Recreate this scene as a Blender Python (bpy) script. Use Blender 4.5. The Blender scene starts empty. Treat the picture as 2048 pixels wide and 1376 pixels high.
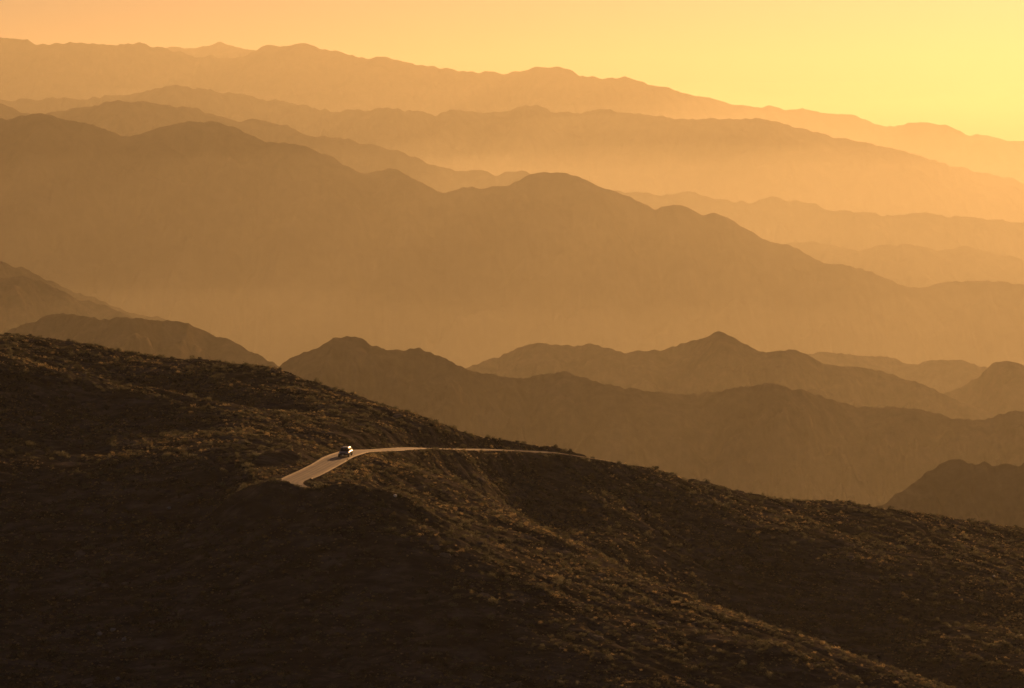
import bpy, bmesh, math, random
import numpy as np
from mathutils import Vector, Matrix, noise as mnoise

random.seed(7)
rng = np.random.default_rng(7)
R = math.radians
scene = bpy.context.scene
col = scene.collection

# ------------------------------------------------------------------ camera
W, H, F, Y0 = 2048.0, 1376.0, 5800.0, 285.0      # photo size, focal length in photo pixels, row of eye level
PITCH = math.atan((H / 2 - Y0) / F)              # looking slightly down
cam = bpy.data.cameras.new("camera")
cam.sensor_width = 36.0
cam.lens = F / W * 36.0
cam.clip_start = 1.0
cam.clip_end = 90000.0
cam_ob = bpy.data.objects.new("camera", cam)
col.objects.link(cam_ob)
cam_ob.location = (0, 0, 0)
cam_ob.rotation_euler = (R(90) - PITCH, 0, 0)
scene.camera = cam_ob

# ------------------------------------------------------------------ sky, sun, exposure
SUN_AZ, SUN_EL = R(14.5), R(9.3)
world = bpy.data.worlds.new("World")
scene.world = world
world.use_nodes = True
wn = world.node_tree
wn.nodes.clear()
sky = wn.nodes.new("ShaderNodeTexSky")
sky.sky_type = 'NISHITA'
sky.sun_disc = False
sky.sun_elevation = SUN_EL
sky.sun_rotation = SUN_AZ
sky.altitude = 600
sky.air_density = 1.2
sky.dust_density = 0.8
sky.ozone_density = 1.0
tint = wn.nodes.new("ShaderNodeMix")
tint.data_type = 'RGBA'
tint.blend_type = 'MULTIPLY'
tint.inputs[0].default_value = 1.0
tint.inputs[7].default_value = (1.0, 0.78, 1.0, 1)      # dusty evening air
bg = wn.nodes.new("ShaderNodeBackground")
bg.inputs[1].default_value = 0.0272
wo = wn.nodes.new("ShaderNodeOutputWorld")
wn.links.new(sky.outputs[0], tint.inputs[6])
wn.links.new(tint.outputs[2], bg.inputs[0])
wn.links.new(bg.outputs[0], wo.inputs[0])

sun = bpy.data.lights.new("sun", 'SUN')
sun.energy = 5.0
sun.angle = R(0.5)
sun.color = (1.0, 0.535, 0.21)
sun_ob = bpy.data.objects.new("sun", sun)
col.objects.link(sun_ob)
SDIR = Vector((math.sin(SUN_AZ) * math.cos(SUN_EL), math.cos(SUN_AZ) * math.cos(SUN_EL), math.sin(SUN_EL)))
sun_ob.rotation_euler = SDIR.to_track_quat('Z', 'Y').to_euler()
sun_ob.location = (300, 200, 300)

vs = scene.view_settings
vs.view_transform = 'Standard'
vs.look = 'None'
vs.gamma = 1.0
vs.exposure = 0.24
vs.use_curve_mapping = False

cy = scene.cycles
cy.use_denoising = True
cy.max_bounces = 4
cy.diffuse_bounces = 2
cy.glossy_bounces = 2
cy.transmission_bounces = 3
cy.volume_bounces = 1
cy.transparent_max_bounces = 6
cy.sample_clamp_indirect = 4.0
cy.caustics_reflective = False
cy.caustics_refractive = False

HAZE_DENSITY = 0.0275e-3
MIST_DENSITY = 0.050e-3
HAZE_G = 0.50
HAZE_COLOR = (0.76, 0.69, 0.50, 1)
K = 1.8                                            # how far the ranges beyond the near hillside lie
FLOOR = -480.0 * K


# ------------------------------------------------------------------ helpers
def unproject(px, py, d):
    """Point of the place at distance d (along +Y) seen at photo pixel px, py."""
    u, v = px - W / 2, py - H / 2
    c, s = math.cos(PITCH), math.sin(PITCH)
    dy = F * c - v * s
    dz = -F * s - v * c
    return u * d / dy, d, dz * d / dy


def project(x, y, z):
    c, s = math.cos(PITCH), math.sin(PITCH)
    depth = y * c - z * s
    up = y * s + z * c
    return W / 2 + F * x / depth, H / 2 - F * up / depth


_perm = np.random.default_rng(3).permutation(4096)


def _hash(ix, iy, seed):
    return _perm[(_perm[(ix + seed * 131) & 4095] + iy) & 4095]


def perlin(x, y, seed=0):
    x = np.asarray(x, float); y = np.asarray(y, float)
    ix = np.floor(x).astype(np.int64); iy = np.floor(y).astype(np.int64)
    fx = x - ix; fy = y - iy
    u = fx * fx * fx * (fx * (fx * 6 - 15) + 10)
    v = fy * fy * fy * (fy * (fy * 6 - 15) + 10)

    def g(i, j, dx, dy):
        a = _hash(i, j, seed) * (2 * math.pi / 4096.0)
        return np.cos(a) * dx + np.sin(a) * dy
    n0 = g(ix, iy, fx, fy) * (1 - u) + g(ix + 1, iy, fx - 1, fy) * u
    n1 = g(ix, iy + 1, fx, fy - 1) * (1 - u) + g(ix + 1, iy + 1, fx - 1, fy - 1) * u
    return (n0 * (1 - v) + n1 * v) * 1.5


def fbm(x, y, octaves=4, seed=0, gain=0.5):
    a, t, f = 1.0, 0.0, 1.0
    for o in range(octaves):
        t = t + a * perlin(np.asarray(x) * f, np.asarray(y) * f, seed + o)
        a *= gain; f *= 2.03
    return t


def ridged(x, y, octaves=3, seed=0):
    a, t, f = 1.0, 0.0, 1.0
    for o in range(octaves):
        t = t + a * (1 - np.abs(perlin(np.asarray(x) * f, np.asarray(y) * f, seed + o)) * 1.6)
        a *= 0.5; f *= 2.1
    return t


def sstep(a, b, x):
    t = np.clip((x - a) / (b - a), 0, 1)
    return t * t * (3 - 2 * t)


def grid_mesh(name, X, Y, Z, mat, smooth=True):
    n, m = X.shape
    co = np.stack([X, Y, Z], -1).reshape(-1, 3).astype(np.float32)
    idx = np.arange(n * m).reshape(n, m)
    q = np.stack([idx[:-1, :-1], idx[1:, :-1], idx[1:, 1:], idx[:-1, 1:]], -1).reshape(-1, 4)
    me = bpy.data.meshes.new(name)
    me.vertices.add(len(co)); me.vertices.foreach_set("co", co.ravel())
    me.loops.add(q.size); me.loops.foreach_set("vertex_index", q.ravel().astype(np.int32))
    me.polygons.add(len(q)); me.polygons.foreach_set("loop_start", np.arange(0, q.size, 4, dtype=np.int32))
    me.polygons.foreach_set("use_smooth", np.full(len(q), smooth))
    me.update(calc_edges=True)
    me.validate()
    me.materials.append(mat)
    ob = bpy.data.objects.new(name, me)
    col.objects.link(ob)
    return ob


def mesh_ob(name, bm, mat, parent=None, smooth=False):
    me = bpy.data.meshes.new(name)
    bm.normal_update()
    bm.to_mesh(me); bm.free()
    if smooth:
        for p in me.polygons: p.use_smooth = True
    me.materials.append(mat)
    ob = bpy.data.objects.new(name, me)
    col.objects.link(ob)
    ob.parent = parent
    return ob


def tag(ob, label=None, category=None, group=None, kind=None):
    if label: ob["label"] = label
    if category: ob["category"] = category
    if group: ob["group"] = group
    if kind: ob["kind"] = kind
    return ob


# ------------------------------------------------------------------ materials
def new_mat(name):
    m = bpy.data.materials.new(name)
    m.use_nodes = True
    nt = m.node_tree
    return m, nt, nt.nodes["Principled BSDF"]


def ramp(nt, stops):
    r = nt.nodes.new("ShaderNodeValToRGB")
    el = r.color_ramp.elements
    el[0].position, el[0].color = stops[0][0], (*stops[0][1], 1)
    el[1].position, el[1].color = stops[-1][0], (*stops[-1][1], 1)
    for p, c in stops[1:-1]:
        e = el.new(p); e.color = (*c, 1)
    return r


def earth_mat(name, stops, scale, rough=0.85, bump=0.5, bump_scale=None, spec=0.3, dist=1.0, stretch=None):
    m, nt, b = new_mat(name)
    tc = nt.nodes.new("ShaderNodeTexCoord")
    mp = nt.nodes.new("ShaderNodeMapping")
    if stretch: mp.inputs["Rotation"].default_value = (0, 0, stretch[0]); mp.inputs["Scale"].default_value = stretch[1]
    nt.links.new(tc.outputs["Object"], mp.inputs[0])
    n1 = nt.nodes.new("ShaderNodeTexNoise")
    n1.inputs["Scale"].default_value = scale
    n1.inputs["Detail"].default_value = 8
    n1.inputs["Roughness"].default_value = 0.65
    nt.links.new(mp.outputs[0], n1.inputs["Vector"])
    r = ramp(nt, stops)
    nt.links.new(n1.outputs["Fac"], r.inputs[0])
    nt.links.new(r.outputs[0], b.inputs["Base Color"])
    b.inputs["Roughness"].default_value = rough
    b.inputs["Specular IOR Level"].default_value = spec
    n2 = nt.nodes.new("ShaderNodeTexNoise")
    n2.inputs["Scale"].default_value = bump_scale or scale * 4
    n2.inputs["Detail"].default_value = 6
    nt.links.new(mp.outputs[0], n2.inputs["Vector"])
    bp = nt.nodes.new("ShaderNodeBump")
    bp.inputs["Strength"].default_value = bump
    bp.inputs["Distance"].default_value = dist
    nt.links.new(n2.outputs["Fac"], bp.inputs["Height"])
    nt.links.new(bp.outputs[0], b.inputs["Normal"])
    return m


M_far = earth_mat("far_hill_earth", [(0.3, (0.10, 0.075, 0.05)), (0.6, (0.17, 0.125, 0.08)), (0.8, (0.22, 0.16, 0.10))], 0.004, bump=0.4, dist=12, spec=0.0, rough=1.0)
M_mid = earth_mat("near_hill_earth", [(0.3, (0.09, 0.068, 0.042)), (0.55, (0.15, 0.11, 0.07)), (0.8, (0.23, 0.17, 0.105))], 0.02, bump=0.6, dist=3, spec=0.0, rough=1.0)
M_floor = earth_mat("valley_earth", [(0.3, (0.12, 0.09, 0.06)), (0.7, (0.20, 0.15, 0.10))], 0.002, bump=0.2, dist=5)
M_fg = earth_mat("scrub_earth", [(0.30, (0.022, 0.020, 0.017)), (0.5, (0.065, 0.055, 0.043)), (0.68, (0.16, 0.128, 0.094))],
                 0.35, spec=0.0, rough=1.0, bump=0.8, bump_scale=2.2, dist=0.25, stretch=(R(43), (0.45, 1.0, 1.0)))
M_road = earth_mat("sun_bleached_asphalt", [(0.3, (0.20, 0.128, 0.062)), (0.5, (0.26, 0.168, 0.083)), (0.7, (0.34, 0.222, 0.11))], 0.35, rough=0.7, bump=0.25, bump_scale=14, spec=0.22, dist=0.03)


def add_wheel_tracks(m):
    """darker wheel tracks and paler dusty sides, along the road (attribute across, -1 to 1)"""
    nt = m.node_tree
    b = nt.nodes["Principled BSDF"]
    src = b.inputs["Base Color"].links[0].from_socket
    at = nt.nodes.new("ShaderNodeAttribute"); at.attribute_name = "across"
    mr = nt.nodes.new("ShaderNodeMapRange")
    mr.inputs[1].default_value = -1; mr.inputs[2].default_value = 1
    nt.links.new(at.outputs["Fac"], mr.inputs[0])
    r = ramp(nt, [(0.0, (1.25, 1.2, 1.1)), (0.12, (1.0, 1.0, 1.0)), (0.22, (.62, .62, .62)), (0.33, (.95, .95, .95)), (0.40, (.66, .66, .66)), (0.5, (1.05, 1.05, 1.05)),
                  (0.60, (.66, .66, .66)), (0.67, (.95, .95, .95)), (0.78, (.62, .62, .62)), (0.88, (1, 1, 1)), (1.0, (1.25, 1.2, 1.1))])
    nt.links.new(mr.outputs[0], r.inputs[0])
    mx = nt.nodes.new("ShaderNodeMix"); mx.data_type = 'RGBA'; mx.blend_type = 'MULTIPLY'; mx.inputs[0].default_value = 1
    nt.links.new(src, mx.inputs[6]); nt.links.new(r.outputs[0], mx.inputs[7]); nt.links.new(mx.outputs[2], b.inputs["Base Color"])


add_wheel_tracks(M_road)
M_gravel = earth_mat("pale_gravel", [(0.3, (0.26, 0.172, 0.085)), (0.7, (0.52, 0.35, 0.175))], 0.6, rough=0.85, bump=0.5, bump_scale=5, spec=0.2, dist=0.05)
M_rock = earth_mat("brown_rock", [(0.3, (0.09, 0.073, 0.055)), (0.7, (0.22, 0.175, 0.13))], 1.5, rough=1.0, spec=0.03, bump=0.5, dist=0.1)
M_pale = earth_mat("pale_glint_rock", [(0.3, (0.55, 0.49, 0.40)), (0.7, (0.78, 0.72, 0.60))], 3.0, rough=0.35, bump=0.2, spec=0.6, dist=0.05)  # pale rock colour, also painting in the sun glint of the spur stone


def foliage(name, c, trans):
    m, nt, b = new_mat(name)
    b.inputs["Base Color"].default_value = (*c, 1)
    b.inputs["Roughness"].default_value = 0.6
    b.inputs["Specular IOR Level"].default_value = 0.3
    oi = nt.nodes.new("ShaderNodeObjectInfo")
    r = ramp(nt, [(0.0, tuple(k * 0.4 for k in c)), (1.0, tuple(min(1, k * 1.7) for k in c))])
    nt.links.new(oi.outputs["Random"], r.inputs[0])
    nt.links.new(r.outputs[0], b.inputs["Base Color"])
    t = nt.nodes.new("ShaderNodeBsdfTranslucent")
    nt.links.new(r.outputs[0], t.inputs[0])
    mx = nt.nodes.new("ShaderNodeMixShader")
    mx.inputs[0].default_value = trans
    out = nt.nodes["Material Output"]
    nt.links.new(b.outputs[0], mx.inputs[1])
    nt.links.new(t.outputs[0], mx.inputs[2])
    nt.links.new(mx.outputs[0], out.inputs[0])
    return m


M_scrub = foliage("dry_olive_foliage", (0.115, 0.106, 0.062), 0.45)
M_straw = foliage("straw_foliage", (0.28, 0.21, 0.105), 0.58)
M_dark = foliage("dark_shrub_foliage", (0.05, 0.05, 0.025), 0.2)

# ------------------------------------------------------------------ valley floor and mountain ridges
gx = np.concatenate([-np.geomspace(20000, 4000, 20), np.linspace(-3800, 3800, 60), np.geomspace(4000, 20000, 20)]) * K
gy = np.linspace(-800, 24000, 130) * K
GX, GY = np.meshgrid(gx, gy, indexing='ij')
GZ = FLOOR + 60 * fbm(GX / 2700, GY / 2700, 4, 21) - 40
tag(grid_mesh("valley_ground", GX, GY, GZ, M_floor), kind="structure")


def ridge(name, prof, d, slope, mat, seed, step=5.0, rough=1.2, spur=0.06, wander=0.035, extend=(True, True), back=0.55, depth=None, rows=46, spur_amp=0.55, least=0.55):
    prof = np.array(prof, float)
    d = d * K
    px0 = -750.0 if extend[0] else prof[0, 0]
    px1 = 2800.0 if extend[1] else prof[-1, 0]
    px = np.arange(px0, px1 + step, step)
    py = np.interp(px, prof[:, 0], prof[:, 1])
    if extend[0]:
        e = np.clip(prof[0, 0] - px, 0, None); py = py + 22 * perlin(e / 170.0, e * 0 + seed, seed + 5) * np.minimum(e / 60, 1) + 0.02 * e
    if extend[1]:
        e = np.clip(px - prof[-1, 0], 0, None); py = py + 22 * perlin(e / 170.0, e * 0 + seed, seed + 9) * np.minimum(e / 60, 1) + 0.03 * e
    k = np.exp(-0.5 * (np.arange(-6, 7) * step / 4.5) ** 2); k /= k.sum()
    py = np.convolve(np.pad(py, 6, mode='edge'), k, mode='valid')
    py = py + 1.7 * rough * (2.2 * np.abs(perlin(px / 47.0, px * 0 + 3.3 * seed, seed + 3)) + 2.3 * np.abs(perlin(px / 21.0, px * 0 + 1.3 * seed, seed + 4)) - 1.2)
    py = py + 0.9 * rough * fbm(px / 40.0, px * 0 + seed * 1.7, 5, seed, 0.6)
    dc = d * (1 + wander * fbm(px / 330.0, px * 0 + 0.37 * seed, 3, seed + 40))
    cx = np.empty_like(px); cz = np.empty_like(px)
    for i in range(len(px)):
        cx[i], _, cz[i] = unproject(px[i], py[i], dc[i])
    total = (cz.max() - (FLOOR - 60)) / slope * 1.25 if depth is None else depth
    sf = total * (np.linspace(0, 1, rows) ** 1.6)
    sb = (cz.max() - FLOOR + 60) / back * (np.linspace(0, 1, 16)[1:] ** 1.4)
    s = np.concatenate([-sb[::-1], sf])
    S, I = np.meshgrid(s, np.arange(len(px)), indexing='ij')
    CX, CZ, DC = cx[I], cz[I], dc[I]
    Xw = CX * (1 - S / DC * 0.0)
    Yw = DC - S
    L = spur * d
    # spurs and gullies running down the face, getting deeper away from the crest
    warp = 0.5 * L * fbm(Xw / (2.2 * L), Yw / (2.2 * L), 2, seed + 60)
    rd = ridged((Xw + warp + 0.35 * S) / L, Yw / (3.2 * L), 3, seed + 70) - 1.0
    a = np.abs(S)
    grow = sstep(0, 2.2 * L, a)
    drop = np.where(S >= 0, slope, back) * a * (0.82 + 0.18 * sstep(0, L, a))
    Z = CZ - drop + spur_amp * L * slope * grow * rd * 0.8 + 0.05 * L * fbm(Xw / (0.25 * L), Yw / (0.25 * L), 4, seed + 80) * sstep(0, 0.3 * L, a)
    Z = Z + (0.15 if d < 8000 else 0.09) * L * (ridged((Xw + warp + 0.4 * S) / (0.34 * L), Yw / (0.5 * L), 3, seed + 90) - 1.2) * sstep(0, 0.5 * L, a)
    lim = CZ - least * a * slope
    Z = np.minimum(Z, lim)
    ob = grid_mesh(name, Xw, Yw, Z, mat)
    return tag(ob, kind="structure")


P_F0 = [(150, 190), (240, 130), (325, 97), (345, 93), (375, 97), (385, 98), (410, 92), (428, 88), (440, 83), (452, 88), (465, 92), (490, 99), (512, 101), (560, 120), (700, 190)]
P_F1 = [(0, 73), (25, 80), (55, 79), (80, 89), (110, 88), (160, 85), (190, 90), (240, 90), (280, 84), (300, 90), (325, 97), (360, 103), (390, 113), (425, 111), (450, 117), (485, 115), (510, 104), (533, 89), (570, 93), (612, 88), (650, 97), (680, 104), (700, 112), (740, 116), (757, 112), (790, 119), (830, 129), (865, 133), (880, 139), (895, 137), (930, 145), (960, 145), (982, 140), (1000, 144), (1024, 144), (1050, 142), (1086, 132), (1115, 137), (1132, 134), (1148, 141), (1160, 150), (1180, 150), (1200, 156), (1250, 155), (1290, 163), (1310, 171), (1340, 178), (1360, 184), (1385, 190), (1400, 189), (1420, 196), (1450, 204), (1480, 211), (1510, 215), (1535, 209), (1560, 218), (1595, 218), (1608, 216), (1625, 222), (1660, 227), (1680, 227), (1715, 231), (1740, 241), (1765, 251), (1790, 254), (1815, 246), (1840, 245), (1860, 243), (1890, 250), (1925, 266), (1940, 270), (1960, 270), (1990, 277), (2048, 283)]
P_F2 = [(0, 200), (20, 202), (50, 197), (75, 202), (110, 193), (140, 197), (155, 203), (195, 194), (260, 190), (300, 182), (345, 170), (380, 177), (420, 179), (440, 187), (470, 188), (500, 192), (530, 201), (555, 200), (590, 209), (630, 216), (650, 218), (675, 227), (700, 219), (735, 223), (775, 214), (800, 220), (840, 223), (870, 228), (905, 220), (940, 225), (980, 226), (1024, 222), (1045, 210), (1065, 208), (1085, 214), (1105, 225), (1140, 226), (1170, 227), (1195, 220), (1210, 218), (1240, 224), (1270, 226), (1300, 233), (1320, 232), (1350, 240), (1380, 238), (1400, 239), (1430, 237), (1460, 240), (1490, 236), (1520, 236), (1550, 243), (1600, 258), (1660, 272), (1720, 284), (1800, 302), (1900, 330), (2048, 365)]
P_F2b = [(1180, 350), (1300, 345), (1450, 341), (1540, 330), (1590, 310), (1640, 304), (1690, 302), (1730, 306), (1800, 325), (1860, 352), (1900, 378), (1940, 373), (1960, 371), (2000, 374), (2048, 376)]
P_F3 = [(0, 203), (25, 213), (45, 228), (100, 226), (200, 207), (260, 201), (300, 204), (340, 214), (400, 219), (440, 232), (470, 240), (500, 241), (540, 242), (570, 248), (600, 264), (625, 275), (650, 272), (675, 275), (720, 286), (740, 286), (755, 292), (790, 298), (830, 313), (880, 332), (905, 342), (925, 346), (960, 341), (990, 349), (1020, 343), (1050, 343), (1080, 347), (1150, 365), (1250, 386), (1290, 384), (1320, 391), (1345, 386), (1375, 383), (1400, 389), (1440, 400), (1470, 402), (1520, 399), (1535, 394), (1560, 399), (1600, 404), (1630, 408), (1660, 419), (1690, 423), (1770, 428), (1810, 428), (1850, 424), (1890, 428), (1960, 438), (2000, 440), (2048, 446)]
P_F4 = [(1380, 540), (1480, 510), (1560, 492), (1580, 487), (1600, 485), (1625, 481), (1645, 488), (1670, 489), (1700, 499), (1718, 504), (1745, 493), (1765, 488), (1785, 491), (1805, 487), (1840, 493), (1875, 503), (1900, 497), (1935, 492), (1960, 498), (1990, 511), (2010, 513), (2025, 512), (2048, 522)]
P_B = [(0, 237), (15, 240), (45, 231), (80, 227), (100, 230), (130, 240), (180, 248), (215, 262), (260, 275), (290, 265), (320, 255), (345, 250), (380, 242), (405, 247), (430, 242), (450, 247), (475, 257), (500, 272), (512, 275), (530, 285), (580, 286), (600, 289), (640, 306), (660, 311), (690, 330), (710, 342), (733, 348), (760, 341), (785, 337), (810, 347), (850, 370), (885, 387), (900, 384), (920, 377), (940, 373), (960, 380), (985, 373), (1010, 372), (1030, 365), (1060, 349), (1080, 345), (1105, 347), (1125, 345), (1145, 349), (1180, 364), (1210, 378), (1230, 382), (1260, 394), (1290, 410), (1310, 420), (1325, 413), (1350, 410), (1370, 413), (1395, 426), (1410, 433), (1420, 428), (1432, 426), (1460, 438), (1500, 462), (1545, 487), (1575, 488), (1600, 500), (1630, 519), (1650, 527), (1700, 532), (1740, 543), (1780, 560), (1815, 576), (1850, 574), (1890, 564), (1930, 563), (1980, 561), (2048, 570)]
P_N3 = [(0, 525), (15, 525), (40, 532), (70, 545), (100, 562), (150, 585), (200, 600), (240, 615), (280, 630), (330, 636), (400, 665), (520, 730), (700, 850), (900, 980)]
P_N3b = [(0, 556), (40, 553), (80, 562), (120, 578), (150, 598), (200, 606), (250, 630), (320, 665), (420, 720), (600, 850)]
P_N2 = [(0, 672), (20, 660), (60, 645), (100, 630), (120, 627), (150, 631), (175, 635), (210, 640), (240, 635), (260, 633), (290, 640), (320, 641), (350, 640), (375, 648), (400, 658), (430, 674), (450, 678), (480, 692), (520, 712), (552, 730), (620, 770), (800, 900), (950, 1010)]
P_M1 = [(330, 880), (450, 800), (540, 745), (560, 730), (600, 708), (640, 692), (675, 674), (700, 672), (720, 676), (745, 690), (770, 700), (800, 700), (830, 694), (860, 703), (890, 717), (920, 732), (940, 741), (1000, 752), (1050, 758), (1100, 745), (1130, 743), (1180, 760), (1250, 775), (1320, 785), (1380, 790), (1430, 783), (1480, 775), (1530, 767), (1570, 772), (1620, 785), (1680, 805), (1720, 815), (1770, 812), (1850, 820), (1900, 835), (1960, 842), (1990, 832), (2020, 824), (2048, 822)]
P_M2 = [(700, 830), (860, 775), (932, 737), (960, 725), (1000, 713), (1040, 695), (1070, 687), (1110, 689), (1150, 692), (1180, 688), (1210, 695), (1250, 707), (1290, 700), (1325, 703), (1345, 694), (1380, 683), (1410, 678), (1425, 667), (1440, 663), (1460, 670), (1480, 684), (1510, 700), (1545, 705), (1585, 699), (1610, 708), (1640, 725), (1680, 735), (1720, 735), (1760, 742), (1800, 755), (1850, 770), (1900, 795), (1950, 815), (2000, 832), (2048, 846)]
P_M3 = [(1350, 790), (1500, 740), (1620, 708), (1650, 702), (1690, 708), (1740, 715), (1760, 712), (1790, 718), (1820, 730), (1870, 718), (1920, 720), (1970, 735), (2048, 750)]
P_M3b = [(1780, 850), (1880, 790), (1930, 770), (1960, 750), (1985, 725), (2010, 718), (2048, 727)]
P_M0 = [(1500, 1230), (1650, 1100), (1755, 1012), (1790, 990), (1820, 968), (1860, 940), (1885, 925), (1915, 918), (1940, 928), (1965, 924), (1990, 930), (2048, 928)]

ridge("distant_peak", P_F0, 17600, 0.45, M_far, 1, extend=(False, False), rough=0.8, spur=0.03)
ridge("far_mountain_ridge", P_F1, 14700, 0.5, M_far, 2, rough=1.3, spur=0.03)
ridge("far_hill_ridge", P_F2, 10900, 0.5, M_far, 3, rough=1.6, spur=0.03)
ridge("faint_hill_ridge", P_F2b, 10500, 0.45, M_far, 4, extend=(False, True), rough=1.4, spur=0.03)
ridge("middle_hill_ridge", P_F3, 8000, 0.5, M_far, 5, rough=1.6, spur=0.035)
ridge("low_hill_ridge", P_F4, 7000, 0.5, M_far, 6, extend=(False, True), rough=1.2, spur=0.03)
ridge("big_mountain_ridge", P_B, 5600, 0.55, M_far, 7, rough=1.0, spur=0.045, wander=0.03)
ridge("spur_hill", P_N3, 3700, 0.5, M_mid, 8, extend=(True, False), rough=1.3, step=3.5, rows=80, spur_amp=0.95, least=0.36)
ridge("spur_hill", P_N3b, 3250, 0.5, M_mid, 9, extend=(True, False), rough=1.3, step=3.5, rows=80, spur_amp=0.95, least=0.36)
ridge("rounded_hill", P_N2, 2600, 0.5, M_mid, 10, extend=(True, False), rough=1.4, step=3.5, rows=80, spur_amp=0.95, least=0.36)
ridge("rounded_hill", P_M3, 3800, 0.5, M_mid, 11, extend=(False, True), rough=1.3, step=3.5, rows=80, spur_amp=0.95)
ridge("rounded_hill", P_M3b, 3250, 0.5, M_mid, 12, extend=(False, True), rough=1.4, step=3.5, rows=80, spur_amp=0.95)
ridge("peaked_hill", P_M2, 3000, 0.5, M_mid, 13, extend=(False, True), rough=1.3, step=3.5, rows=80, spur_amp=0.95)
ridge("peaked_hill", P_M1, 2400, 0.5, M_mid, 14, extend=(False, True), rough=1.3, step=3.5, rows=80, spur_amp=0.95)
ridge("rounded_hill", P_M0, 1600, 0.5, M_mid, 15, extend=(False, True), rough=1.6, step=3.5, rows=80, spur_amp=0.95, back=0.5)

# ------------------------------------------------------------------ foreground hillside with its spurs and gully
CREST = [(-500, 600, 650), (-250, 635, 640), (0, 671, 630), (150, 691, 626), (300, 711, 620), (430, 727, 612), (550, 743, 605), (700, 790, 590), (850, 836, 578),
         (930, 864, 584), (1000, 888, 592), (1100, 903, 600), (1180, 912, 606), (1300, 943, 612), (1420, 974, 618), (1550, 1004, 622), (1650, 1014, 628),
         (1750, 1021, 632), (1900, 1042, 636), (2048, 1058, 640), (2300, 1090, 645), (2500, 1120, 650)]
CTRL = list(CREST) + [
    # left spur, its shaded hollow behind
    (-300, 640, 590), (0, 703, 570), (100, 733, 567), (200, 758, 563), (340, 786, 556), (430, 803, 549), (540, 830, 540), (610, 855, 531),
    (300, 745, 601), (450, 770, 592), (560, 790, 580), (650, 820, 566), (720, 845, 556), (800, 868, 560), (900, 882, 568),
    (100, 800, 545), (300, 840, 535), (300, 900, 503), (450, 880, 508), (560, 905, 494), (500, 945, 474),
    (0, 850, 525), (0, 1000, 480), (-300, 1000, 470), (150, 1000, 478), (300, 1050, 462), (450, 1020, 463),
    (-300, 1376, 400), (0, 1200, 435), (0, 1376, 400), (300, 1200, 430), (300, 1376, 396), (600, 1050, 449), (600, 1200, 420), (600, 1376, 392),
    # road bench
    (680, 911, 500), (640, 935, 482), (597, 956, 467), (740, 901, 520), (830, 896.7, 547), (900, 898.5, 566), (1000, 902, 586), (1090, 906, 597),
    (540, 964, 456), (600, 973, 449), (700, 974, 450),
    # near spur: its far edge, and its broad sunlit back
    (850, 907, 542), (950, 978, 512), (1070, 1048, 489), (1200, 1108, 470), (1400, 1200, 448), (1600, 1280, 432), (1880, 1376, 415), (2200, 1480, 400), (2500, 1570, 390),
    (760, 925, 507), (800, 950, 490), (760, 976, 465), (880, 990, 484), (800, 1012, 459), (950, 1040, 470), (1100, 1120, 452), (1300, 1205, 436),
    (1000, 1110, 443), (1200, 1200, 428), (1400, 1290, 415), (1600, 1376, 404), (2000, 1500, 390),
    (800, 1110, 431), (1000, 1230, 414), (1000, 1376, 388), (1250, 1376, 392), (1500, 1500, 372), (500, 1500, 372), (0, 1500, 378),
    # flank below the road and the shaded gully
    (940, 925, 556), (1000, 950, 573), (1000, 1000, 557), (1200, 1000, 580), (1200, 1100, 553), (1400, 1050, 590), (1400, 1150, 560), (1600, 1090, 587), (1600, 1230, 550),
    (1800, 1090, 600), (1800, 1200, 563), (2000, 1150, 589), (2000, 1300, 533), (2048, 1376, 512), (2400, 1250, 580)]
CP = [unproject(*c) for c in CTRL]
for px_, d_, z_ in [(300, 580, -53.0), (500, 566, -54.5), (100, 592, -48.5), (950, 536, -67.0), (1000, 530, -72.0), (1200, 515, -81.0), (1400, 505, -90.0), (1600, 495, -97.0), (2000, 472, -104.0)]:
    CP.append(((px_ - W / 2) / F * d_, d_, z_))
CP = np.array(CP)


def tps_fit(P, lam=2.0):
    xy = P[:, :2] / 100.0
    n = len(P)
    r = np.linalg.norm(xy[:, None] - xy[None], axis=-1)
    K = np.where(r > 0, r * r * np.log(r + 1e-12), 0) + lam * 1e-4 * np.eye(n)
    Q = np.hstack([np.ones((n, 1)), xy])
    A = np.block([[K, Q], [Q.T, np.zeros((3, 3))]])
    w = np.linalg.solve(A, np.concatenate([P[:, 2], np.zeros(3)]))
    return xy, w


TXY, TW = tps_fit(CP)


def tps(x, y):
    q = np.stack([np.ravel(x), np.ravel(y)], -1) / 100.0
    out = np.empty(len(q))
    for i in range(0, len(q), 20000):
        b = q[i:i + 20000]
        r = np.sqrt(((b[:, None] - TXY[None]) ** 2).sum(-1))
        out[i:i + 20000] = (r * r * np.log(r + 1e-12)) @ TW[:-3] + TW[-3] + b @ TW[-2:]
    return out.reshape(np.shape(x))


# road centre line (x, y, z)
ROAD_PX = [(1420, 985, 640), (1300, 944, 622), (1180, 911.5, 606), (1090, 906, 598), (1000, 902.2, 586), (900, 898.5, 566), (830, 896.7, 547), (765, 899.5, 527), (715, 903, 514),
           (680, 911, 500), (660, 924, 490), (627, 941.5, 477), (597, 956, 467), (583, 962, 462.5), (581, 968.5, 458.3), (598, 976, 455), (640, 983, 454), (700, 990, 454.5), (760, 998, 456), (800, 1006, 457)]
rp = np.array([unproject(*p) for p in ROAD_PX])


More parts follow.
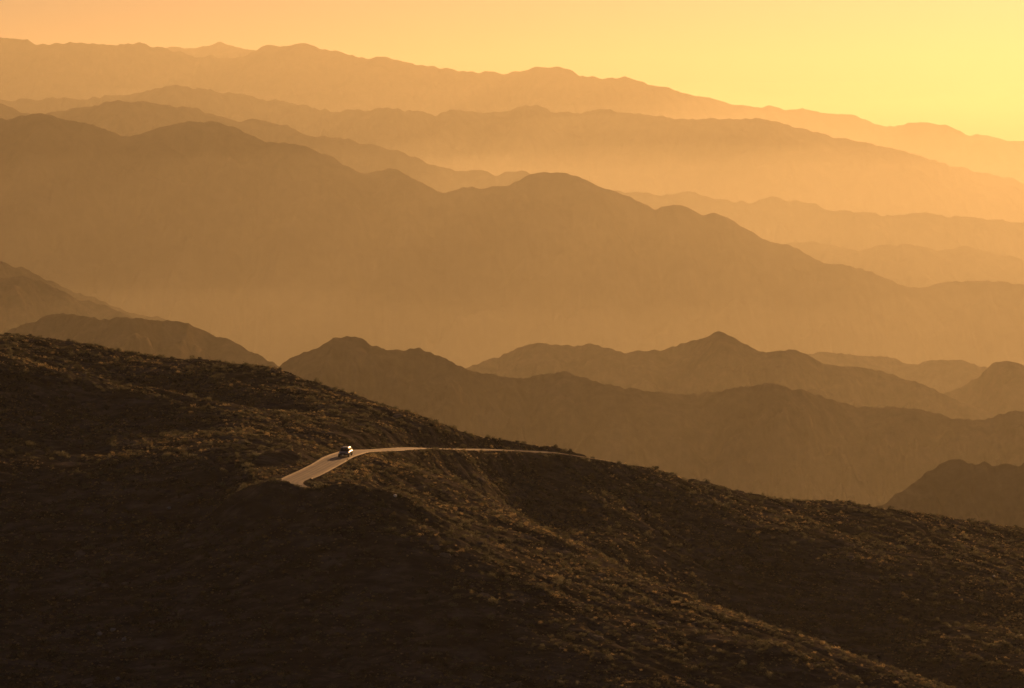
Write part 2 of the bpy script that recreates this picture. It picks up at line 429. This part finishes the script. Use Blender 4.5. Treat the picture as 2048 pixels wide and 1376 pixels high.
def catmull(P, n=14):
    out = []
    Q = np.vstack([2 * P[0] - P[1], P, 2 * P[-1] - P[-2]])
    for i in range(1, len(Q) - 2):
        p0, p1, p2, p3 = Q[i - 1], Q[i], Q[i + 1], Q[i + 2]
        for t in np.linspace(0, 1, n, endpoint=False):
            out.append(0.5 * ((2 * p1) + (-p0 + p2) * t + (2 * p0 - 5 * p1 + 4 * p2 - p3) * t * t + (-p0 + 3 * p1 - 3 * p2 + p3) * t ** 3))
    out.append(P[-1])
    return np.array(out)


RC = catmull(rp)
# smooth the grade
zz = RC[:, 2].copy()
k = np.ones(25) / 25
RC[:, 2] = np.convolve(np.pad(zz, 12, mode='edge'), k, mode='valid')
HALF = 2.1

CX_, CY_ = np.array([unproject(*c)[:2] for c in CREST]).T


def road_near(x, y):
    """distance to the road's centre line and its height there"""
    q = np.stack([np.ravel(x), np.ravel(y)], -1)
    dist = np.full(len(q), 1e9); hz = np.zeros(len(q))
    lo = RC[:, :2].min(0) - 14; hi = RC[:, :2].max(0) + 14
    sel = np.where((q > lo).all(1) & (q < hi).all(1))[0]
    for i in range(0, len(sel), 40000):
        s = sel[i:i + 40000]
        d2 = ((q[s][:, None] - RC[None, :, :2]) ** 2).sum(-1)
        j = d2.argmin(1)
        dist[s] = np.sqrt(d2[np.arange(len(s)), j]); hz[s] = RC[j, 2]
    return dist.reshape(np.shape(x)), hz.reshape(np.shape(x))


_tail = RC[-70:]
_tail = _tail[np.argsort(_tail[:, 0])]


def road_y(x):
    return np.interp(x, _tail[:, 0], _tail[:, 1])


def ground(x, y, detail=True):
    x = np.asarray(x, float); y = np.asarray(y, float)
    xc = np.clip(x, -150, 150); yc = np.clip(y, 345, 700)
    yb = np.interp(xc, CX_, CY_)
    yy = np.minimum(yc, yb + 6)
    z = tps(xc, yy)
    over = np.clip(y - (yb + 2), 0, None)
    z = z - 0.10 * np.minimum(over, 12) - 0.5 * np.clip(over - 4, 0, None)
    z = z - 0.25 * np.abs(x - xc) - 0.35 * np.clip(345 - y, 0, None)
    if detail:
        u = 0.73 * x - 0.68 * y; v = 0.68 * x + 0.73 * y        # u along the spurs, v across them
        z = z + 0.8 * fbm(x / 30, y / 30, 3, 101) + 0.22 * fbm(u / 12, v / 4.5, 3, 111) + 0.18 * fbm(u / 2.6, v / 1.5, 3, 121, 0.6)
        z = z - 0.75 * np.exp(-(perlin(u / 48 + 0.3 * perlin(x / 15, y / 15, 133), v / 12, 131) / 0.06) ** 2)      # washes
    d, h = road_near(x, y)
    w = 1 - sstep(HALF + 0.7, HALF + 5.0 + 9 * (1 - sstep(478, 492, y)) * (y > road_y(x)) * (1 - sstep(-24, -18, x)), d)
    z = z * (1 - w) + (h - 0.06) * w
    # bank on the outer side of the bend, which hides the road going on
    return z + (1.5 * sstep(-46, -37, x) + 0.2 * sstep(-30, -24, x)) * np.exp(-((y - (road_y(x) - HALF - 3.2)) / 2.2) ** 2) * (1 - sstep(-16, -6, x))


S = 0.6
fx = np.concatenate([-np.geomspace(1600, 142, 30), np.arange(-140, 140.01, S), np.geomspace(142, 1600, 30)])
fy = np.concatenate([np.linspace(60, 364, 40), np.arange(366, 660.01, S), np.geomspace(662, 2700, 50)])
FX, FY = np.meshgrid(fx, fy, indexing='ij')
FZ = ground(FX, FY)
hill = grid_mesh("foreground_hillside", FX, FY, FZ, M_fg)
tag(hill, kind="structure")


def gz(x, y):
    return float(ground(np.array([x]), np.array([y]))[0])


# ------------------------------------------------------------------ road
tang = np.gradient(RC[:, :2], axis=0)
tang /= np.linalg.norm(tang, axis=1)[:, None]
nor = np.stack([-tang[:, 1], tang[:, 0]], -1)


def ribbon(name, offs, mat, wob=0.0, stop=None):
    X = np.stack([RC[:, 0] + nor[:, 0] * (o + wob * fbm(np.arange(len(RC)) / 6.0, np.full(len(RC), o), 2, 200)) for o, _ in offs], 0)
    Y = np.stack([RC[:, 1] + nor[:, 1] * (o + wob * fbm(np.arange(len(RC)) / 6.0, np.full(len(RC), o), 2, 200)) for o, _ in offs], 0)
    Z = np.stack([RC[:, 2] + h for _, h in offs], 0)
    X, Y, Z = X[:, :stop], Y[:, :stop], Z[:, :stop]
    return tag(grid_mesh(name, X, Y, Z, mat), kind="structure")


road = ribbon("road", [(-HALF, 0.0), (-1.2, 0.03), (0, 0.045), (1.2, 0.03), (HALF, 0.0)], M_road)
at_ = road.data.attributes.new("across", 'FLOAT', 'POINT')
at_.data.foreach_set("value", np.repeat(np.array([-1, -1.2 / HALF, 0, 1.2 / HALF, 1]), len(RC)).astype(np.float32))
bend = int(np.argmin(((RC[:, :2] - rp[12, :2]) ** 2).sum(1)))      # the inner edge stops where the road turns back on itself
for s in (-1, 1):
    o = [(s * (HALF + a), h) for a, h in ((-0.08, 0.004), (0.02, 0.08), (0.16, 0.14), (0.32, 0.07), (0.45, -0.1))]
    inner = nor[bend] @ (rp[15, :2] - rp[12, :2]) * s > 0
    ribbon("gravel_road_edge", o if s > 0 else o[::-1], M_gravel, 0.08, bend + 3 if inner else None)


# ------------------------------------------------------------------ scrub
def shrub_mesh(name, seed, n, leaf, flat, mat, spread=1.0):
    """A desert shrub of radius about 1: twigs and many small leaf faces through the volume."""
    r = random.Random(seed)
    bm = bmesh.new()
    lobes = [(Vector((r.uniform(-.5, .5), r.uniform(-.5, .5), r.uniform(.25, .6) * flat)), r.uniform(.35, .6)) for _ in range(6)]
    for i in range(n):
        c, rad = r.choice(lobes)
        dv = Vector((r.gauss(0, 1), r.gauss(0, 1), r.gauss(0, 1))).normalized()
        p = c + dv * rad * (r.uniform(.35, 1.0)) * spread
        p.z = max(0.02, p.z * (0.9 if flat < 1 else 1))
        q = Vector((r.gauss(0, 1), r.gauss(0, 1), r.gauss(0, 1))).normalized()
        a = (dv * .6 + q).normalized() * leaf * r.uniform(.7, 1.5)
        b = a.cross(Vector((r.gauss(0, 1), r.gauss(0, 1), r.gauss(0, 1)))).normalized() * leaf * r.uniform(.35, .6)
        vs_ = [bm.verts.new(p - a), bm.verts.new(p + b), bm.verts.new(p + a), bm.verts.new(p - b)]
        bm.faces.new(vs_)
    for i in range(5):
        an = r.uniform(0, 6.28); e = Vector((math.cos(an) * .5, math.sin(an) * .5, .55 * flat))
        t = Vector((-math.sin(an), math.cos(an), 0)) * .04
        bm.faces.new([bm.verts.new(-t), bm.verts.new(t), bm.verts.new(e + t * .4), bm.verts.new(e - t * .4)])
    me = bpy.data.meshes.new(name)
    bm.to_mesh(me); bm.free()
    me.materials.append(mat)
    return me


def rock_mesh(name, seed, mat, sub=2, squash=0.7):
    bm = bmesh.new()
    bmesh.ops.create_icosphere(bm, subdivisions=sub, radius=1.0)
    for v in bm.verts:
        n = mnoise.noise(v.co * 1.3 + Vector((seed * 3.7, 0, 0)))
        m = mnoise.cell(v.co * 1.8 + Vector((0, seed * 1.9, 0)))
        v.co *= 1 + .35 * n + .12 * m
        v.co.z *= squash
    me = bpy.data.meshes.new(name)
    bm.to_mesh(me); bm.free()
    me.materials.append(mat)
    return me


def scatter(name, meshes, X, Y, size, mat, sink=0.05, seed=1):
    """One stuff object: many small plants or stones on the hillside (instances on points)."""
    g = np.random.default_rng(seed)
    Z = ground(X, Y)
    me = bpy.data.meshes.new(name)
    co = np.stack([X, Y, Z - sink * size], -1).astype(np.float32)
    me.vertices.add(len(co)); me.vertices.foreach_set("co", co.ravel())
    a = me.attributes.new("size", 'FLOAT_VECTOR', 'POINT')
    sv = np.stack([size * g.uniform(.8, 1.3, len(X)), size * g.uniform(.8, 1.3, len(X)), size * g.uniform(.7, 1.15, len(X))], -1)
    a.data.foreach_set("vector", sv.astype(np.float32).ravel())
    a = me.attributes.new("turn", 'FLOAT_VECTOR', 'POINT')
    rv = np.stack([g.normal(0, .12, len(X)), g.normal(0, .12, len(X)), g.uniform(0, 6.28, len(X))], -1)
    a.data.foreach_set("vector", rv.astype(np.float32).ravel())
    a = me.attributes.new("pick", 'INT', 'POINT')
    a.data.foreach_set("value", g.integers(0, len(meshes), len(X)).astype(np.int32))
    me.materials.append(mat)
    ob = bpy.data.objects.new(name, me)
    col.objects.link(ob)
    ng = bpy.data.node_groups.new(name, 'GeometryNodeTree')
    ng.interface.new_socket(name="Geometry", in_out='INPUT', socket_type='NodeSocketGeometry')
    ng.interface.new_socket(name="Geometry", in_out='OUTPUT', socket_type='NodeSocketGeometry')
    N = ng.nodes
    gi, go = N.new("NodeGroupInput"), N.new("NodeGroupOutput")
    iop = N.new("GeometryNodeInstanceOnPoints")
    join = N.new("GeometryNodeGeometryToInstance")
    for m in meshes:
        src = proto_ob(m)
        oi = N.new("GeometryNodeObjectInfo")
        oi.inputs["Object"].default_value = src
        oi.inputs["As Instance"].default_value = True
        ng.links.new(oi.outputs["Geometry"], join.inputs[0])

    def attr(nm, t):
        n = N.new("GeometryNodeInputNamedAttribute"); n.data_type = t; n.inputs["Name"].default_value = nm
        return n.outputs["Attribute"]
    ng.links.new(gi.outputs[0], iop.inputs["Points"])
    ng.links.new(join.outputs[0], iop.inputs["Instance"])
    iop.inputs["Pick Instance"].default_value = True
    ng.links.new(attr("pick", 'INT'), iop.inputs["Instance Index"])
    e2r = N.new("FunctionNodeEulerToRotation")
    ng.links.new(attr("turn", 'FLOAT_VECTOR'), e2r.inputs[0])
    ng.links.new(e2r.outputs[0], iop.inputs["Rotation"])
    ng.links.new(attr("size", 'FLOAT_VECTOR'), iop.inputs["Scale"])
    ng.links.new(iop.outputs[0], go.inputs[0])
    md = ob.modifiers.new("scatter", 'NODES')
    md.node_group = ng
    return tag(ob, kind="stuff")


_protos = {}


def proto_ob(me):
    """source object of a scatter, kept out of the scene's collection"""
    if me.name not in _protos:
        _protos[me.name] = bpy.data.objects.new(me.name, me)
    return _protos[me.name]


def spots(n, dens, seed, clear=HALF + 1.0):
    g = np.random.default_rng(seed)
    X = g.uniform(-140, 140, n); Y = g.uniform(372, 655, n)
    yb = np.interp(X, CX_, CY_)
    keep = (np.abs(X) < Y * 0.205 + 6) & (Y < yb + 6)
    X, Y = X[keep], Y[keep]
    keep = g.uniform(0, 1, len(X)) < dens(X, Y)
    X, Y = X[keep], Y[keep]
    d, _ = road_near(X, Y)
    k = d > clear
    return X[k], Y[k]


def dens_a(X, Y):
    u = 0.73 * X - 0.68 * Y; v = 0.68 * X + 0.73 * Y
    return np.clip(0.62 + 1.1 * fbm(u / 14, v / 6, 3, 301) + 0.5 * fbm(X / 3.0, Y / 3.0, 2, 303), 0.03, 1)


def dens_b(X, Y):
    return np.clip(0.56 + 1.3 * fbm(X / 18, Y / 18, 3, 311) + 0.5 * fbm(X / 2.5, Y / 2.5, 2, 313), 0.02, 1)


olive = [shrub_mesh("scrub_bush", 11 + i, 110, 0.115, 0.8, M_scrub) for i in range(4)]
straw = [shrub_mesh("grass_tuft", 31 + i, 90, 0.13, 0.9, M_straw) for i in range(3)]
stones = [rock_mesh("field_stone", 51 + i, M_rock, 1) for i in range(4)]
X, Y = spots(110000, dens_a, 401)
scatter("desert_scrub", olive, X, Y, np.random.default_rng(5).gamma(2.4, 0.15, len(X)).clip(.10, 1.25), M_scrub, seed=11)
X, Y = spots(120000, dens_b, 402)
scatter("dry_grass", straw, X, Y, np.random.default_rng(6).gamma(2.4, 0.085, len(X)).clip(.08, 0.75), M_straw, seed=12)
X, Y = spots(26000, dens_b, 403, HALF + .3)
scatter("loose_stones", stones, X, Y, np.random.default_rng(7).gamma(2.2, 0.07, len(X)).clip(.06, 0.6), M_rock, sink=.3, seed=13)

def dens_r(X, Y):
    return sstep(0.28, 0.6, fbm(X / 9, Y / 9, 3, 321)) * 0.9


crags = [rock_mesh("outcrop_rock", 61 + i, M_rock, 2, 0.75) for i in range(4)]
X, Y = spots(14000, dens_r, 404, HALF + 2)
scatter("rock_outcrops", crags, X, Y, np.random.default_rng(8).gamma(2.5, 0.16, len(X)).clip(.15, 1.1), M_rock, sink=.35, seed=14)


# ------------------------------------------------------------------ car
def car_paint():
    m, nt, b = new_mat("dark_grey_car_paint")
    b.inputs["Base Color"].default_value = (0.02, 0.021, 0.023, 1)
    b.inputs["Metallic"].default_value = 0.0
    b.inputs["Roughness"].default_value = 0.35
    b.inputs["Coat Weight"].default_value = 0.45
    b.inputs["Specular IOR Level"].default_value = 0.3
    b.inputs["Coat Roughness"].default_value = 0.13
    return m


def plain(name, c, rough, metal=0.0, spec=0.5):
    m, nt, b = new_mat(name)
    n = nt.nodes.new("ShaderNodeTexNoise"); n.inputs["Scale"].default_value = 9
    r = ramp(nt, [(0.3, tuple(k * 0.85 for k in c)), (0.7, c)])
    nt.links.new(n.outputs["Fac"], r.inputs[0]); nt.links.new(r.outputs[0], b.inputs["Base Color"])
    b.inputs["Roughness"].default_value = rough
    b.inputs["Metallic"].default_value = metal
    b.inputs["Specular IOR Level"].default_value = spec
    return m


def loft(rings, closed=True):
    bm = bmesh.new()
    vr = [[bm.verts.new(p) for p in r] for r in rings]
    n = len(vr[0])
    for a, b in zip(vr, vr[1:]):
        for i in range(n if closed else n - 1):
            bm.faces.new([a[i], a[(i + 1) % n], b[(i + 1) % n], b[i]])
    if closed:
        bm.faces.new(list(reversed(vr[0]))); bm.faces.new(vr[-1])
    bmesh.ops.recalc_face_normals(bm, faces=bm.faces)
    return bm


def slab(pts, off):
    """thin panel from a loop of points, thickened by the vector off"""
    bm = bmesh.new()
    a = [bm.verts.new(p) for p in pts]
    b = [bm.verts.new(Vector(p) + Vector(off)) for p in pts]
    bm.faces.new(a); bm.faces.new(list(reversed(b)))
    n = len(a)
    for i in range(n): bm.faces.new([a[i], b[i], b[(i + 1) % n], a[(i + 1) % n]])
    bmesh.ops.recalc_face_normals(bm, faces=bm.faces)
    return bm


def bbox(cx, cy_, cz, sx, sy, sz, bev=0.02):
    bm = bmesh.new()
    bmesh.ops.create_cube(bm, size=1)
    for v in bm.verts: v.co = (cx + v.co.x * sx, cy_ + v.co.y * sy, cz + v.co.z * sz)
    bmesh.ops.bevel(bm, geom=bm.edges[:], offset=bev, segments=2, affect='EDGES')
    return bm


def make_car(loc, heading):
    M_paint = car_paint()
    M_glass = plain("tinted_car_glass", (0.012, 0.013, 0.014), 0.06, 0, 0.5)
    M_tyre = plain("tyre_rubber", (0.02, 0.02, 0.02), 0.8)
    M_rim = plain("alloy_rim", (0.45, 0.45, 0.45), 0.25, 1.0)
    M_trim = plain("black_trim", (0.02, 0.02, 0.02), 0.5)
    M_lamp = plain("headlamp_glass", (0.75, 0.74, 0.70), 0.08, 0.3, 0.8)
    M_red = plain("tail_lamp_glass", (0.35, 0.02, 0.015), 0.1)
    M_plate = plain("number_plate", (0.7, 0.7, 0.66), 0.5)
    root = bpy.data.objects.new("car", None)
    col.objects.link(root)
    root.location = loc
    root.rotation_euler = (0, 0, math.atan2(-heading[0], heading[1]))
    st = [(2.28, .58, .38, .66), (2.18, .78, .30, .76), (1.75, .88, .27, .87), (1.0, .91, .26, .98), (0, .92, .25, 1.0),
          (-1.2, .92, .26, 1.02), (-1.9, .90, .28, 1.03), (-2.2, .84, .32, .98), (-2.3, .68, .42, .86)]
    rings = []
    for y, hw, zb, zt in st:
        half = [(.80 * hw, zb), (hw * .98, zb + .10), (hw, zb + .25), (hw * .995, zt - .20), (hw * .98, zt - .13), (hw * .84, zt - .005), (hw * .4, zt + .03)]
        rings.append([(x, y, z) for x, z in half] + [(-x, y, z) for x, z in reversed(half)])
    body = mesh_ob("body", loft(rings), M_paint, root, True)
    body.modifiers.new("smooth", 'SUBSURF').render_levels = 2
    st = [(1.12, .80, .93, .97), (.22, .66, .95, 1.545), (-.5, .68, .95, 1.60), (-1.45, .67, .95, 1.56), (-2.1, .76, .95, 1.02)]
    rings = []
    for y, hw, zb, zt in st:
        half = [(.86, zb), (hw * 1.0, zt - .135), (hw * .80, zt - .005), (hw * .4, zt + .02)]
        rings.append([(x, y, z) for x, z in half] + [(-x, y, z) for x, z in reversed(half)])
    cabin = mesh_ob("cabin", loft(rings), M_paint, root)
    mesh_ob("windscreen", slab([(-.70, 1.06, 1.03), (.70, 1.06, 1.03), (.57, .30, 1.505), (-.57, .30, 1.505)], (0, .02, .035)), M_glass, root)
    mesh_ob("rear_window", slab([(-.62, -2.04, 1.10), (.62, -2.04, 1.10), (.55, -1.53, 1.50), (-.55, -1.53, 1.50)], (0, -.03, .03)), M_glass, root)
    for s in (-1, 1):
        for y0, y1, y2, y3 in ((.85, -.40, -.40, .22), (-.48, -1.85, -1.45, -.48)):
            mesh_ob("side_window", slab([(s * .845, y0, 1.04), (s * .845, y1, 1.04), (s * .705, y2, 1.47), (s * .705, y3, 1.47)], (s * .025, 0, .01)), M_glass, root)
        m = mesh_ob("side_mirror", bbox(s * 1.0, .78, 1.08, .20, .12, .14, .03), M_paint, root, True)
        mesh_ob("mirror_glass", bbox(s * 1.0, .715, 1.08, .16, .012, .10, .004), M_rim, m)
        mesh_ob("headlight", bbox(s * .62, 2.17, .70, .36, .14, .13, .04), M_lamp, root, True)
        mesh_ob("tail_light", bbox(s * .68, -2.24, .84, .28, .10, .18, .03), M_red, root, True)
        for y in (-.30, -1.35):
            mesh_ob("door_handle", bbox(s * .915, y, .86, .03, .18, .03, .01), M_trim, root)
        for y in (1.38, -1.38):
            w = bpy.data.objects.new("wheel", None); col.objects.link(w); w.parent = root
            w.location = (s * .82, y, .335)
            bm = bmesh.new()
            prof = [(.21, -.11), (.30, -.12), (.33, -.09), (.335, 0), (.33, .09), (.30, .12), (.21, .11)]
            rg = [[(x, r_ * math.cos(a), r_ * math.sin(a)) for r_, x in prof] for a in [i * math.tau / 20 for i in range(20)]]
            vr = [[bm.verts.new(p) for p in r_] for r_ in rg]
            for i in range(20):
                a, b = vr[i], vr[(i + 1) % 20]
                for j in range(len(prof)):
                    bm.faces.new([a[j], a[(j + 1) % len(prof)], b[(j + 1) % len(prof)], b[j]])
            bmesh.ops.recalc_face_normals(bm, faces=bm.faces)
            mesh_ob("tyre", bm, M_tyre, w, True)
            bm = bmesh.new()
            bmesh.ops.create_cone(bm, cap_ends=True, segments=20, radius1=.22, radius2=.215, depth=.05, matrix=Matrix.Translation((s * .06, 0, 0)) @ Matrix.Rotation(R(90), 4, 'Y'))
            for i in range(5):
                a = i * math.tau / 5
                sp = bmesh.ops.create_cube(bm, size=1, matrix=Matrix.Translation((s * .09, .11 * math.cos(a), .11 * math.sin(a))) @ Matrix.Rotation(a, 4, 'X') @ Matrix.Diagonal((.03, .2, .05, 1)))
            mesh_ob("rim", bm, M_rim, w)
    mesh_ob("grille", bbox(0, 2.235, .62, .78, .10, .16, .02), M_trim, root)
    mesh_ob("bumper", bbox(0, 2.19, .42, 1.5, .22, .16, .05), M_trim, root, True)
    mesh_ob("rear_bumper", bbox(0, -2.23, .45, 1.5, .2, .18, .05), M_trim, root, True)
    mesh_ob("number_plate", bbox(0, 2.31, .45, .32, .02, .13, .004), M_plate, root)
    return tag(root, "dark car on the mountain road with low sun glinting off its side", "car")


k0 = int(np.argmin(((RC[:, :2] - np.array(unproject(684, 911, 500)[:2])) ** 2).sum(1)))
hd = Vector((tang[k0][0], tang[k0][1])).normalized()
side = Vector((hd.y, -hd.x))                       # to the right of the way the car is heading
cpos = Vector((RC[k0, 0], RC[k0, 1])) - side * 0.95
car = make_car((cpos.x, cpos.y, RC[k0, 2] + 0.03), hd)

# ------------------------------------------------------------------ shrubs and stones one can pick out
def skyline(px):
    ys = np.arange(480, 650, 0.5)
    xs = np.array([unproject(px, 800, y)[0] for y in ys])
    z = ground(xs, ys)
    i = int(np.argmax(z / ys))
    return float(xs[i]), float(ys[i]), float(z[i])


def on_ground(px, py):
    """where the line of sight through a photo pixel first meets the hillside"""
    ys = np.arange(372, 650, 0.25)
    P = np.array([unproject(px, py, y) for y in ys])
    z = ground(P[:, 0], P[:, 1])
    i = int(np.argmax(z >= P[:, 2]))
    return float(P[i, 0]), float(P[i, 1]), float(z[i])


shrubs = [shrub_mesh("shrub", 71 + i, 170, 0.12, (0.75, 0.9, 0.6)[i % 3], M_dark) for i in range(5)]
golden = [shrub_mesh("shrub", 91 + i, 150, 0.12, 0.95, M_straw) for i in range(2)]
M_grey = earth_mat("grey_stone", [(0.3, (0.20, 0.18, 0.15)), (0.7, (0.34, 0.31, 0.26))], 3.0, rough=0.8, bump=0.3, dist=0.05)
grey_stone = [rock_mesh("stone", 105 + i, M_grey, 2, 0.8) for i in range(3)]
pale_stone = [rock_mesh("stone", 95 + i, M_pale, 2, 0.8) for i in range(3)]

SKY_SHRUBS = [
    (18, .95, "dark clump of scrub on the highest point of the near crest, far left"),
    (62, .55, "small dark shrub on the near crest just right of its highest point"),
    (278, .6, "dark shrub on the left crest below the rounded double-topped hill"),
    (345, .75, "broad dark shrub on the crest below the right top of the rounded hill"),
    (400, .7, "dark shrub on the crest below the right shoulder of the rounded hill"),
    (440, .5, "small shrub on the crest below the long right slope of the rounded hill"),
    (505, .6, "shrub on the crest just left of the notch between two hazy hills"),
    (560, .45, "small shrub on the crest in the notch between two hazy hills"),
    (640, .6, "rounded shrub on the crest below the left slope of the peaked hill"),
    (705, .5, "low shrub on the crest straight above the car"),
    (752, .55, "small shrub on the descending crest, just right of above the car"),
    (812, .6, "shrub on the descending crest above the start of the far road stretch"),
    (868, .5, "low shrub halfway down the descending crest above the far road"),
    (930, .55, "rounded shrub low on the descending crest above the far road"),
    (1000, .5, "small shrub where the descending crest almost reaches the road"),
    (1036, .75, "left one of two dark shrubs standing side by side above the far road"),
    (1048, .7, "right one of two dark shrubs standing side by side above the far road"),
    (1110, 1.0, "wide flat dark shrub at the roadside on the skyline"),
    (1142, .65, "rounded dark shrub beside the wide flat one at the roadside skyline"),
    (1185, .7, "dark shrub on the skyline where the road disappears over the crest"),
    (1238, .8, "dark shrub on the right crest just past the end of the road"),
    (1312, 1.05, "large dark rounded shrub on the crest right of the road end"),
    (1345, .6, "small shrub on the crest just right of the large rounded shrub"),
    (1412, 1.0, "dark dome shaped shrub standing alone on the falling right crest"),
    (1475, .55, "small low shrub on the crest between dome shaped shrub and dip"),
    (1560, .75, "dark shrub at the dip of the right crest"),
    (1676, .5, "left of a few small shrubs on the level stretch of right crest"),
    (1700, .45, "right of the few small shrubs on the level stretch of right crest"),
    (1780, .5, "small shrub on the right crest at the foot of the dark hill"),
    (1944, 1.35, "largest wide dark shrub on the right crest below the dark hill"),
    (2036, .9, "dark shrub on the crest at the right edge of the picture"),
]
for i, (px, r, lab) in enumerate(SKY_SHRUBS):
    x, y, z = skyline(px)
    ob = bpy.data.objects.new("shrub", shrubs[i % 5])
    col.objects.link(ob)
    ob.location = (x, y, z - 0.12 * r)
    ob.rotation_euler = (0, 0, i * 2.1)
    ob.scale = (r * (1.25 if r > .9 else 1.05), r, r * .95)
    tag(ob, lab, "shrub", "dark shrubs along the crest of the near hillside")

for i, (px, py, r, me, lab) in enumerate([
        (523, 956, .5, golden[0], "left of two backlit golden shrubs beside the near bend of the road"),
        (532, 957, .55, golden[1], "right of two backlit golden shrubs beside the near bend of the road"),
        (668, 899, .5, shrubs[1], "dark shrub on the bank just behind and left of the car"),
        (736, 893, .5, shrubs[3], "small dark shrub on the bank just behind and right of the car"),
        (735, 908, .45, shrubs[0], "dark shrub at the inner road edge right of the car")]):
    x, y, z = on_ground(px, py)
    ob = bpy.data.objects.new("shrub", me)
    col.objects.link(ob)
    ob.location = (x, y, z - .06); ob.rotation_euler = (0, 0, i * 1.3); ob.scale = (r, r, r)
    tag(ob, lab, "shrub", "shrubs beside the road")

for i, (px, py, r, lab) in enumerate([
        (790, 994, .34, "small pale stone standing for a yellow glint on the sunlit spur below the road"),
        (1988, 1153, .30, "small pale stone shining alone on the far right slope"),
        (199, 1270, .50, "pale boulder on the dark slope in the lower left"),
        (226, 1262, .42, "pale boulder just right of and above its larger neighbour, lower left"),
        (248, 1281, .40, "pale boulder right of and below a pair, dark lower left slope"),
        (236, 1358, .36, "pale stone near the bottom edge on the dark left slope"),
        (338, 1018, .36, "greyish stone on the dark slope left below the road bend"),
        (465, 1365, .34, "pale stone at the bottom edge, left of the middle")]):
    x, y, z = on_ground(px, py)
    ob = bpy.data.objects.new("stone", (pale_stone if i < 2 else grey_stone)[i % 3])
    col.objects.link(ob)
    ob.location = (x, y, z + .1 * r); ob.rotation_euler = (0, 0, i * 1.1); ob.scale = (r, r * .9, r)
    tag(ob, lab, "stone", "pale stones on the near hillside")

# ------------------------------------------------------------------ air
def box(name, x0, x1, y0, y1, z0, z1, mat):
    bm = bmesh.new()
    v = [bm.verts.new((x, y, z)) for z in (z0, z1) for y in (y0, y1) for x in (x0, x1)]
    for f in ((0, 2, 3, 1), (4, 5, 7, 6), (0, 1, 5, 4), (2, 6, 7, 3), (0, 4, 6, 2), (1, 3, 7, 5)):
        bm.faces.new([v[i] for i in f])
    return mesh_ob(name, bm, mat)


def air_mat(name, density, g, color):
    m = bpy.data.materials.new(name)
    m.use_nodes = True
    nt = m.node_tree
    nt.nodes.clear()
    pv = nt.nodes.new("ShaderNodeVolumePrincipled")
    pv.inputs["Color"].default_value = color
    pv.inputs["Density"].default_value = density
    pv.inputs["Anisotropy"].default_value = g
    o = nt.nodes.new("ShaderNodeOutputMaterial")
    nt.links.new(pv.outputs[0], o.inputs["Volume"])
    try: m.cycles.homogeneous_volume = True
    except Exception: pass
    return m


tag(box("haze", -21000 * K, 21000 * K, -900 * K, 24500 * K, FLOOR - 260, 720 * K, air_mat("dusty_air", HAZE_DENSITY, HAZE_G, HAZE_COLOR)), kind="stuff")


def mist_bank(name, seed, mat):
    """closed body of low-lying mist with a softly rolling top"""
    xs = np.concatenate([-np.geomspace(20900, 5000, 12), np.linspace(-4700, 4700, 70), np.geomspace(5000, 20900, 12)]) * K
    ys = np.concatenate([np.linspace(-700, 500, 6), np.linspace(700, 24300, 120)]) * K
    A, B = np.meshgrid(xs, ys, indexing='ij')
    # lapping up against each range in turn, lower in the open valleys between
    T = np.interp(B, [0, 2600, 6500, 9900, 11200, 14200, 15400, 19400, 20800, 26300, 44000], [-440, -430, -330, 30, -340, -30, -160, 170, 60, 520, 560])
    T = T + 75 * fbm(A / 2600, B / 3200, 3, seed) * sstep(2000, 5000, B)
    n, m = A.shape
    ob = grid_mesh(name, A, B, T, mat)
    bm = bmesh.new(); bm.from_mesh(ob.data)
    bm.verts.ensure_lookup_table()
    edge = [i * m for i in range(n)] + [(n - 1) * m + j for j in range(1, m)] + [i * m + m - 1 for i in range(n - 2, -1, -1)] + [j for j in range(m - 2, 0, -1)]
    up = [bm.verts[i] for i in edge]
    lo = [bm.verts.new((v.co.x, v.co.y, FLOOR - 250 + seed * 0.01)) for v in up]
    for q in range(len(edge)):
        w = (q + 1) % len(edge)
        bm.faces.new([up[q], up[w], lo[w], lo[q]])
    bm.faces.new(lo)
    bmesh.ops.recalc_face_normals(bm, faces=bm.faces)
    bm.to_mesh(ob.data); bm.free()
    return tag(ob, kind="stuff")


M_mist = air_mat("valley_mist_air", MIST_DENSITY, HAZE_G, HAZE_COLOR)
mist_bank("valley_mist", 507, M_mist)
